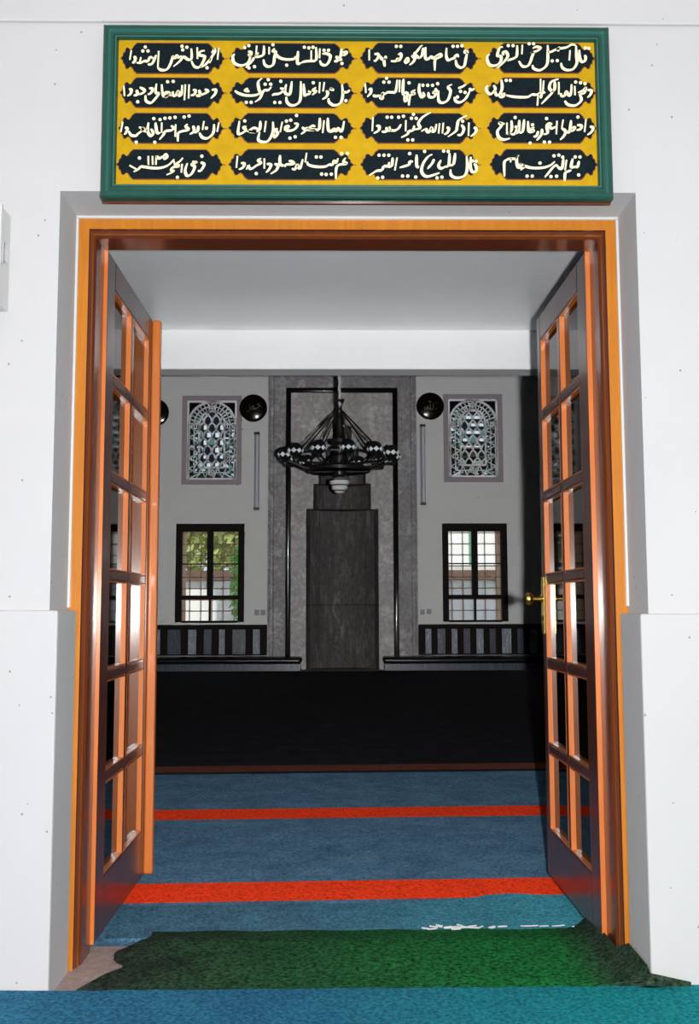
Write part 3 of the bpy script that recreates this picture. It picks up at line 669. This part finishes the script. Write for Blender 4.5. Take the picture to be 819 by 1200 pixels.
j.build('joint_line', M['darkwood'], mih)

# low platforms on both sides of the mihrab
for i, (a, b_) in enumerate(((-4.95, -0.605), (0.745, 4.95))):
    t = thing('platform', ((a+b_)/2, 14.2, 0), ('low dark-edged platform left of the mihrab', 'low dark-edged platform right of the mihrab')[i], 'platform')
    c0, c1 = (a, b_-0.03) if i == 0 else (a+0.03, b_)
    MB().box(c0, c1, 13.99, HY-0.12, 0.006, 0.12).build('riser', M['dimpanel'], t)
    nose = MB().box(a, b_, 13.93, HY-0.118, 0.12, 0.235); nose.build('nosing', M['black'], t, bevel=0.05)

# wainscot panels on the far wall
for i, (a, b_) in enumerate(((-4.9, -1.225), (1.385, 4.9))):
    t = struct(thing('trim_%d' % (8+i), ((a+b_)/2, HY-0.05, 0.235), ('dark wainscot of blue-grey panels under the window left of the mihrab', 'dark wainscot of blue-grey panels under the window right of the mihrab')[i], 'wainscot'))
    MB().box(a, b_, HY-0.035, HY-0.001, 0.236, 0.76).build('backboard', M['darkwood'], t)
    MB().box(a, b_, HY-0.075, HY-0.001, 0.70, 0.765).build('top_rail', M['darkwood'], t, bevel=0.008)
    k = 0; x = (b_-0.12) if i == 0 else (a+0.12)
    seq = [(0.12, 0), (0.22, 1), (0.10, 0), (0.13, 1), (0.14, 0), (0.22, 1), (0.25, 0), (0.08, 1)] if i == 0 else [(0.10, 1), (0.13, 0), (0.10, 1), (0.11, 0), (0.12, 1), (0.10, 0), (0.16, 1)]
    while a+0.3 < x < b_-0.05 or k == 0:
        w, br = seq[k % len(seq)]
        x0, x1 = (x-w, x) if i == 0 else (x, x+w)
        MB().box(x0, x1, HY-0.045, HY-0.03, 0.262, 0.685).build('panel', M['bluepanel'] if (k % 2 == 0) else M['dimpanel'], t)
        x += (-1 if i == 0 else 1)*(w+(0.13 if i == 0 else 0.11)); k += 1
        if k > 28: break

# ------------------------------------------------------------------ casement windows
def casement(n, w, label):
    x0, x1, z0, z1 = w
    t = struct(thing('window_%d' % n, ((x0+x1)/2, HY, z0), label, 'window'))
    D = M['darkwood']; ya, yb = HY-0.03, HY+0.10
    zt = 1.235
    f_ = MB().box(x0-0.02, x1+0.02, ya, yb, z1-0.115, z1+0.02)
    f_.box(x0-0.02, x0+0.085, ya, yb, z0, z1-0.115); f_.box(x1-0.085, x1+0.02, ya, yb, z0, z1-0.115)
    f_.box(x0+0.085, x1-0.085, ya, yb, z0-0.01, z0+0.025)
    f_.build('frame', D, t, bevel=0.006)
    xc = (x0+x1)/2
    MB().box(x0+0.085, x1-0.085, ya+0.005, yb, zt-0.035, zt+0.035).build('transom', D, t, bevel=0.006)
    m_ = MB().box(xc-0.05, xc+0.05, ya+0.005, yb, zt+0.035, z1-0.115).build('mullion', D, t, bevel=0.006)
    MB().box(xc-0.016, xc+0.016, ya+0.02, yb, z0+0.025, zt-0.035).build('lower_mullion', D, t, bevel=0.004)
    hn = MB().ball((xc, ya-0.01, 1.86), 0.02); hn.tube((xc, ya-0.012, 1.79), (xc, ya-0.012, 1.90), 0.011)
    hn.build('handle', M['chrome'], m_, smooth=True)
    for (a, b_) in ((x0+0.085, xc-0.05), (xc+0.05, x1-0.085)):
        MB().box(a, b_, ya+0.03, yb-0.02, 1.803, 1.823).build('glazing_bar', D, t)
        for (c, d) in ((zt+0.035, 1.803), (1.823, z1-0.115)):
            MB().box(a, b_, HY+0.038, HY+0.042, c, d).build('pane', M['clearglass'], t)
    for (a, b_) in ((x0+0.085, xc-0.016), (xc+0.016, x1-0.085)):
        MB().box(a, b_, HY+0.038, HY+0.042, z0+0.025, zt-0.035).build('pane', M['clearglass'], t)
    g = MB(); gy = HY+0.33; sp = 0.196
    xs = [x0+0.18+k*sp for k in range(int((x1-x0-0.2)/sp)+1)]; zs = [z0+0.19+k*sp for k in range(8)]
    for x in xs: g.tube((x, gy, z0), (x, gy, z1), 0.010, 6)
    for z_ in zs: g.tube((x0, gy, z_), (x1, gy, z_), 0.010, 6)
    gr = g.build('grille', M['iron'], t); gr['label'] = 'iron window grille'
    kb = MB()
    for x in xs:
        for z_ in zs: kb.ball((x, gy, z_), 0.022, seg=8)
    kb.build('grille_knot', M['brassy'], gr, smooth=True)
casement(1, W1, 'dark framed casement window left of the mihrab, looking on to greenery')
casement(2, W2, 'dark framed casement window right of the mihrab, looking on to a pale yard wall')

# ------------------------------------------------------------------ plaster lattice windows
def lattice(n, g, label, seed):
    x0, x1, z0, z1 = g
    rr = random.Random(seed)
    t = struct(thing('window_%d' % n, ((x0+x1)/2, HY, z0), label, 'window'))
    MB().sweep_rect(x0-0.088, x1+0.088, z0-0.088, z1+0.088, [(0, HY-0.001), (0, HY-0.016), (0.088, HY-0.016), (0.088, HY+0.05)], True).build('border', M['pinkborder'], t)
    p = MB(); ya, yb = HY-0.01, HY+0.045
    W_ = x1-x0; H_ = z1-z0; xc = (x0+x1)/2
    def rib(a, b_, w):
        dx, dz = b_[0]-a[0], b_[1]-a[1]; l = math.hypot(dx, dz)
        if l < 1e-5: return
        nx, nz = -dz/l*w/2, dx/l*w/2
        p.prism_xz([(a[0]+nx, a[1]+nz), (a[0]-nx, a[1]-nz), (b_[0]-nx, b_[1]-nz), (b_[0]+nx, b_[1]+nz)], ya, yb)
    def path(P, w, closed=False):
        Q = P+[P[0]] if closed else P
        for a, b_ in zip(Q, Q[1:]): rib(a, b_, w)
    def arch(xa, xb, zb, zs, zt, n_=16):
        r_ = (xb-xa)/2; c = (xa+xb)/2
        return [(xa, zb)]+[(c-r_*math.cos(PI*k/n_), zs+(zt-zs)*math.sin(PI*k/n_)) for k in range(n_+1)]+[(xb, zb)]
    path([(x0+.014, z0+.014), (x0+.014, z1-.014), (x1-.014, z1-.014), (x1-.014, z0+.014)], 0.034, True)
    OA = arch(x0+0.03, x1-0.03, z0+0.03, z1-0.40, z1-0.022); path(OA, 0.034)
    ia, ib, iz, izs, izt = x0+0.215, x1-0.215, z0+0.215, z1-0.42, z1-0.185
    IA = arch(ia, ib, iz, izs, izt); path(IA+[IA[0]], 0.030)
    # middle line and cross bars of the border band
    MA = arch((x0+0.03+ia)/2, (x1-0.03+ib)/2, (z0+0.03+iz)/2, z1-0.41, (z1-0.022+izt)/2); path(MA+[MA[0]], 0.014)
    cuts = []
    for (A, B) in ((OA, IA),):
        for k in range(1, len(A)-1): cuts.append((A[k], B[k]))
    nz_ = 11
    for k in range(nz_):
        zz = z0+0.06+(z1-0.42-z0-0.06)*k/(nz_-1); sl = 0.05*(1 if k % 2 else -1)
        cuts += [((x0+0.03, zz+sl), (ia, zz-sl)), ((x1-0.03, zz+sl), (ib, zz-sl))]
    for k in range(7):
        xx = ia+(ib-ia)*k/6; sl = 0.04*(1 if k % 2 else -1)
        cuts.append(((xx+sl, z0+0.03), (xx-sl, iz)))
    for a, b_ in cuts: rib(a, b_, 0.0145)
    # six-pointed stars in the band
    stars = [(xc, (z1-0.022+izt)/2), (xc, (z0+0.03+iz)/2)]
    for zz in (z0+0.37, z0+0.94): stars += [((x0+0.03+ia)/2, zz), ((x1-0.03+ib)/2, zz)]
    star_pts = []
    for (cx, cz) in stars:
        P = [(cx+(0.058 if k % 2 == 0 else 0.036)*math.cos(PI*k/6+PI/2), cz+(0.058 if k % 2 == 0 else 0.036)*math.sin(PI*k/6+PI/2)) for k in range(12)]
        star_pts.append(P); path(P, 0.014, True)
    # scale pattern inside the arch
    def inside(x, z): 
        if not (ia < x < ib and iz < z): return False
        if z <= izs: return True
        return ((x-xc)/((ib-ia)/2))**2+((z-izs)/(izt-izs))**2 < 1
    dx = (ib-ia)/3; dz = 0.145
    cells = []
    for r_ in range(-1, 10):
        for c in range(-1, 5):
            cx = ia+dx*(c+(0.5 if r_ % 2 else 0)); cz = iz+dz*r_*0.92
            cells.append((cx, cz))
            A = [(cx-dx/2, cz), (cx-dx*0.36, cz+dz*0.55), (cx, cz+dz*0.92), (cx+dx*0.36, cz+dz*0.55), (cx+dx/2, cz)]
            for a, b_ in zip(A, A[1:]):
                m_ = ((a[0]+b_[0])/2, (a[1]+b_[1])/2)
                if inside(*m_): rib(a, b_, 0.025)
    p.build('plaster_lattice', M['lead'], t)
    # stained glass behind the lattice: small pieces
    gl = MB(); gy = HY+0.03
    nxg, nzg = 30, 52
    def cell_of(x, z):
        best = None
        for ci, (cx, cz) in enumerate(cells):
            u, v = (x-cx)/(dx/2), (z-cz)/(dz*0.92)
            if abs(u) <= 1 and 0 <= v <= 1.0-0.55*u*u+0.0:
                if best is None or cz > best[1]: best = (ci, cz, u, v)
        return best
    hue = [rr.random() for _ in cells]
    for a in range(nxg):
        for b_ in range(nzg):
            xa, xb = x0+W_*a/nxg, x0+W_*(a+1)/nxg; za, zb = z0+H_*b_/nzg, z0+H_*(b_+1)/nzg
            mxx, mz = (xa+xb)/2, (za+zb)/2
            q = rr.random(); mi = 0
            if inside(mxx, mz):
                k_ = cell_of(mxx, mz)
                if k_:
                    ci, cz, u, v = k_
                    lim = 0.8 if n == 4 else 0.62
                    if hue[ci] < lim and (u > -0.15 if n == 3 else u > -0.55) and 0.12 < v < 0.62: mi = 3
                    elif hue[ci] > 0.9: mi = 1
            else:
                mi = 3 if q < (0.07 if n == 3 else 0.11) else (1 if q < 0.30 else 0)
            if mz > z1-0.40 and ((mxx-xc)/(W_/2-0.03))**2+((mz-(z1-0.40))/0.378)**2 > 1: mi = 0
            gl.add([(xa, gy, za), (xb, gy, za), (xb, gy, zb), (xa, gy, zb)], [(0, 1, 2, 3)], mi)
    go = gl.build('stained_glass', [M['darkglass'], M['greenglass'], M['amberglass'], M['whiteglass']], t)
    for k, P in enumerate(star_pts):
        cc = MB().prism_xz(P, gy-0.012, gy-0.008)
        mt = M['amberglass'] if (n == 4 and k in (1, 2, 4)) else M['darkglass']
        cc.build('star_glass', mt, t)
lattice(3, G1, 'arched plaster lattice window left of the mihrab', 21)
lattice(4, G2, 'arched plaster lattice window right of the mihrab, with amber stars', 22)

# ------------------------------------------------------------------ roundels
def roundel(x, z, label, strokes):
    y = HY-0.012
    t = thing('calligraphy_roundel', (x, y, z), label, 'roundel', 'round black calligraphy boards')
    R_ = 0.24
    dome = [(R_, 0.0), (R_+0.004, 0.012), (R_*0.97, 0.022)] + [(R_*q, 0.022+0.034*(1-q*q)) for q in (0.9, 0.75, 0.6, 0.45, 0.3, 0.15, 0.01)]
    mb = MB().lathe(dome, (0, 0, 0), 40, axis='y'); mb.v = [(x+v[0], y-v[1], z+v[2]) for v in mb.v]
    mb.build('board', M['gloss'], t, smooth=True)
    s_ = MB()
    for st in strokes: pen(s_, [(x+a*R_, z+b*R_) for a, b in st], y-0.0505, y-0.020, 0.020, 0.010, math.radians(40))
    s_.v = [(vx, HY-0.012-(0.0222+0.034*max(0, 1-((vx-x)**2+(vz-z)**2)/R_**2))-(0.002 if vy < y-0.03 else -0.004), vz) for vx, vy, vz in s_.v]
    s_.build('lettering', M['faintgold'], t)
    return t
roundel(-1.485, 4.55, 'round black calligraphy board between the left lattice window and mihrab',
        [[(0.62, 0.05), (0.45, 0.12), (0.30, -0.05), (0.1, -0.12), (-0.12, -0.10)], [(0.1, -0.1), (0.02, 0.15), (-0.08, 0.02), (-0.3, -0.22), (-0.5, -0.28)], [(-0.25, 0.2), (-0.22, -0.12)], [(0.5, 0.35), (0.42, 0.2), (0.3, 0.3)]])
roundel(1.628, 4.585, 'round black calligraphy board between the mihrab and right lattice window',
        [[(0.42, 0.3), (0.40, -0.3)], [(0.22, 0.22), (0.18, -0.2), (0.02, -0.25), (0.0, 0.15)], [(0.0, -0.2), (-0.14, -0.28), (-0.2, -0.02), (-0.3, -0.25), (-0.42, -0.12)], [(-0.12, 0.35), (-0.02, 0.28), (0.08, 0.36)]])
roundel(-3.205, 4.47, 'round black calligraphy board half hidden behind the left door leaf',
        [[(0.4, 0.2), (0.2, -0.1), (-0.1, -0.2)], [(-0.1, 0.3), (-0.15, -0.2), (-0.4, -0.1)]])

# ------------------------------------------------------------------ tube lamps and switches on the far wall
for (x, za, zb, lab) in ((-1.418, 2.747, 4.117, 'vertical fluorescent tube lamp on the wall left of the mihrab'), (1.487, 2.833, 4.253, 'vertical fluorescent tube lamp on the wall right of the mihrab')):
    t = thing('tube_lamp', (x, HY, za), lab, 'lamp', 'tube lamps beside the mihrab')
    MB().box(x-0.045, x+0.045, HY-0.04, HY-0.001, za, zb).build('batten', M['tubeback'], t, bevel=0.006)
    MB().tube((x+0.008, HY-0.062, za+0.03), (x+0.008, HY-0.062, zb-0.03), 0.021, 12).build('tube', M['tube'], t, smooth=True)
    for zc in (za, zb-0.045): MB().box(x-0.05, x+0.05, HY-0.09, HY-0.001, zc, zc+0.045).build('end_cap', M['darkmetal'], t, bevel=0.006)
for (x, z, lab) in ((-1.40, 0.975, 'small grey switch nearer the window, left of the mihrab'), (-1.295, 0.975, 'small grey switch nearer the mihrab, left of it'),
                    (1.46, 0.975, 'small grey switch nearer the mihrab, right of it'), (1.575, 0.985, 'small grey switch nearer the window, right of the mihrab')):
    t = thing('wall_switch', (x, HY, z), lab, 'switch', 'wall switches beside the mihrab')
    MB().box(x-0.04, x+0.04, HY-0.014, HY-0.0005, z-0.045, z+0.045).build('plate', M['plate'], t, bevel=0.004)
    MB().box(x-0.018, x+0.018, HY-0.020, HY-0.013, z-0.025, z+0.025).build('rocker', M['tubeback'], t, bevel=0.002)

# ------------------------------------------------------------------ chandelier
CY = 7.7; CX = 0.003
ch = thing('chandelier', (CX, CY, 2.27), 'dark chandelier of glass globes hanging in front of the mihrab', 'chandelier')
MB().tube((CX-0.012, CY, 3.18), (CX-0.012, CY, 7.0), 0.014, 8).build('hanging_rod', M['darkmetal'], ch, smooth=True)
cd = MB()
for k in range(40):
    z_ = 3.20+k*0.011*2
    a = k*1.1
    cd.tube((CX+0.004*math.cos(a), CY-0.026, z_), (CX+0.004*math.cos(a+1.1), CY-0.026, z_+0.024), 0.016, 6)
cd.tube((CX+0.004, CY-0.012, 4.08), (CX+0.004, CY-0.012, 6.98), 0.012, 6)
cd.build('cord', M['cord'], ch, smooth=True)['label'] = 'pale twisted cord'
MB().lathe([(0.02, 3.28), (0.055, 3.27), (0.03, 3.22), (0.022, 3.18), (0.04, 3.15), (0.03, 3.10), (0.01, 3.08)], (CX, CY, 0), 16).build('hub', M['darkmetal'], ch, smooth=True)
RR = 0.58
angs = [2*PI*(k+0.28)/12 for k in range(12)]
ring = MB()
for k in range(36):
    a, b_ = 2*PI*k/36, 2*PI*(k+1)/36
    ring.tube((CX+0.50*math.cos(a), CY+0.50*math.sin(a), 2.655), (CX+0.50*math.cos(b_), CY+0.50*math.sin(b_), 2.655), 0.013, 6)
ring.build('ring', M['darkmetal'], ch, smooth=True)
proto = None
for k, a in enumerate(angs):
    ca, sa = math.cos(a), math.sin(a)
    MB().tube((CX+0.025*ca, CY+0.025*sa, 3.16), (CX+0.49*ca, CY+0.49*sa, 2.665), 0.0065, 6).build('cable', M['darkmetal'], ch)
    arm = MB(); P = [(0.09, 2.60), (0.22, 2.53), (0.36, 2.53), (0.48, 2.58), (RR, 2.62)]
    for (ra, za), (rb, zb) in zip(P, P[1:]): arm.tube((CX+ra*ca, CY+ra*sa, za), (CX+rb*ca, CY+rb*sa, zb), 0.012, 6)
    arm.build('arm', M['darkmetal'], ch, smooth=True)
for k, a in enumerate(angs):
    ca, sa = math.cos(a), math.sin(a)
    if proto is None:
        g = MB().ball((0, 0, 0.055), 0.076, 0, 18)
        g.lathe([(0.030, -0.045), (0.034, -0.02), (0.026, 0.0)], (0, 0, 0), 12, 0)
        proto = g.build('globe', M['bulb'], None, smooth=True); proto.parent = ch
        pb = MB(); K = 8; rv = 0.0815
        def sp(th, e, q=rv): return (q*math.cos(e)*math.cos(th), q*math.cos(e)*math.sin(th), 0.055+q*math.sin(e))
        mid = [sp(2*PI*k_/K, -0.16) for k_ in range(K)]
        pb.v = mid+[sp(2*PI*(k_+0.5)/K, 0.16) for k_ in range(K)]+[sp(2*PI*(k_+0.5)/K, -0.5) for k_ in range(K)]+[sp(2*PI*(k_+0.5)/K, -0.1, rv+0.008) for k_ in range(K)]
        for k_ in range(K):
            l_, r_, u_, d_, c_ = k_, (k_+1) % K, K+k_, 2*K+k_, 3*K+k_
            for q in ((l_, c_, u_), (u_, c_, r_), (r_, c_, d_), (d_, c_, l_)): pb.f.append(list(q)); pb.m.append(0)
        pc = pb.build('glint_band', M['bulbspot'], None, recalc=False); pc.parent = proto  # added band standing for the flash sparkles on the globe
        cur = proto
    else:
        cur = copy_tree(proto, ch)
    cur.location = (CX+RR*ca-CX, CY+RR*sa-CY, 2.62-2.27)
    cur.rotation_euler = (0, 0, a*1.7)
MB().lathe([(0.03, 3.10), (0.045, 3.0), (0.03, 2.92), (0.05, 2.86), (0.10, 2.84), (0.10, 2.80), (0.06, 2.78), (0.05, 2.70), (0.09, 2.66), (0.09, 2.58), (0.20, 2.57), (0.22, 2.55), (0.20, 2.53), (0.08, 2.52), (0.07, 2.46), (0.03, 2.44)], (CX, CY, 0), 24).build('column', M['darkmetal'], ch, smooth=True)
MB().lathe([(0.315, 2.497), (0.332, 2.495), (0.332, 2.527), (0.315, 2.525), (0.315, 2.497)], (CX, CY, 0), 36).build('lower_ring', M['darkmetal'], ch, smooth=True)
for k in range(8):
    a = 2*PI*k/8
    MB().tube((CX+0.06*math.cos(a), CY+0.06*math.sin(a), 2.50), (CX+0.32*math.cos(a), CY+0.32*math.sin(a), 2.50), 0.010, 6).build('spoke', M['darkmetal'], ch)
MB().lathe([(0.012, 2.49), (0.03, 2.47), (0.022, 2.44), (0.06, 2.425), (0.105, 2.405), (0.112, 2.38), (0.095, 2.355), (0.082, 2.345), (0.088, 2.33), (0.080, 2.31), (0.055, 2.295), (0.06, 2.285), (0.045, 2.27), (0.005, 2.262)], (CX, CY, 0), 28).build('glass_bowl', M['bowl'], ch, smooth=True)['label'] = 'pale tiered glass bowl under the chandelier'

for (r_, z_) in ((0.110, 2.400), (0.092, 2.350), (0.062, 2.292)):
    MB().lathe([(r_-0.02, z_-0.006), (r_+0.004, z_-0.005), (r_+0.004, z_+0.005), (r_-0.02, z_+0.006)], (CX, CY, 0), 28).build('bowl_band', M['darkmetal'], ch, smooth=True)

# ------------------------------------------------------------------ yard outside
struct(MB().box(-30, 30, 15.52, 60, -0.4, -0.1).build('ground', M['ground']), 'paved yard outside the far windows', 'ground')
yw = thing('yard_wall', (0, 20.0, -0.1), 'pale rendered yard wall with brown tile coping, outside the windows', 'garden wall')
MB().box(-14, 14, 20.0, 20.25, -0.1, 1.66).build('wall_face', M['yardwall'], yw)
cp = MB()
cp.add([(-14, 19.86, 1.66), (14, 19.86, 1.66), (14, 20.13, 1.90), (-14, 20.13, 1.90), (-14, 20.40, 1.66), (14, 20.40, 1.66)],
       [(0, 1, 2, 3), (3, 2, 5, 4), (0, 4, 5, 1), (0, 3, 4), (1, 5, 2)])
cp.build('tile_coping', M['tile'], yw)
bd = thing('neighbour_building', (7.5, 27, -0.1), 'pale grey building beyond the yard wall, behind the right window', 'building')
MB().box(1.0, 14, 27.0, 33.0, -0.1, 5.6).build('building_wall', M['yardwall'], bd)
MB().box(0.7, 14.3, 26.6, 33.4, 5.6, 5.8).build('roof', M['tile'], bd)
MB().box(3.95, 4.15, 26.93, 27.01, 0.0, 5.5).build('drainpipe', M['greenpaint'], bd)
MB().box(1.0, 14, 26.9, 27.01, 2.05, 2.30).build('string_course', M['enamel'], bd)

def tree(name, x, y, h, r, n, label, mat, seed, cat='tree', low=0.35, ls=0.16):
    t = thing(name, (x, y, -0.1), label, cat)
    tr = MB(); z = -0.1
    tr.lathe([(0.12*r/1.5, -0.1), (0.09*r/1.5, h*0.4), (0.05*r/1.5, h*0.8)], (x, y, 0), 8)
    tr.build('trunk', M['bark'], t)
    rr = random.Random(seed); L = MB()
    for i in range(n):
        th = rr.random()*2*PI; u = rr.random()*2-1; q = rr.random()**0.4
        px, py, pz = x+r*q*math.sqrt(1-u*u)*math.cos(th), y+r*q*math.sqrt(1-u*u)*math.sin(th), h*(low+1)/2+h*(1-low)/2*q*u
        d = Vector((rr.random()-.5, rr.random()-.5, rr.random()-.5)).normalized(); e = d.orthogonal().normalized(); s_ = ls*(0.6+rr.random()*0.8)
        c = Vector((px, py, pz)); w = d.cross(e)
        L.add([c-e*s_*0.5, c+w*s_*0.28, c+e*s_*0.5, c-w*s_*0.28], [(0, 1, 2, 3)])
    L.build('foliage', mat, t, recalc=False)
    return t
tree('leafy_tree', -5.5, 22.6, 4.2, 1.3, 1100, 'leafy tree at the left side of the left window', M['leaf1'], 1, ls=0.26)
tree('leafy_tree', -2.75, 23.4, 4.4, 1.35, 1000, 'leafy tree at the right side of the left window', M['leaf1'], 2, ls=0.26)
tree('leafy_tree', -4.3, 26.6, 5.2, 1.9, 1300, 'taller leafy tree behind the other trees, beyond the yard wall', M['leaf1'], 5, ls=0.3)
tree('green_bush', -1.93, 17.3, 2.6, 0.24, 600, 'bright green bush close behind the left window', M['leaf2'], 3, 'bush', 0.15, 0.11)
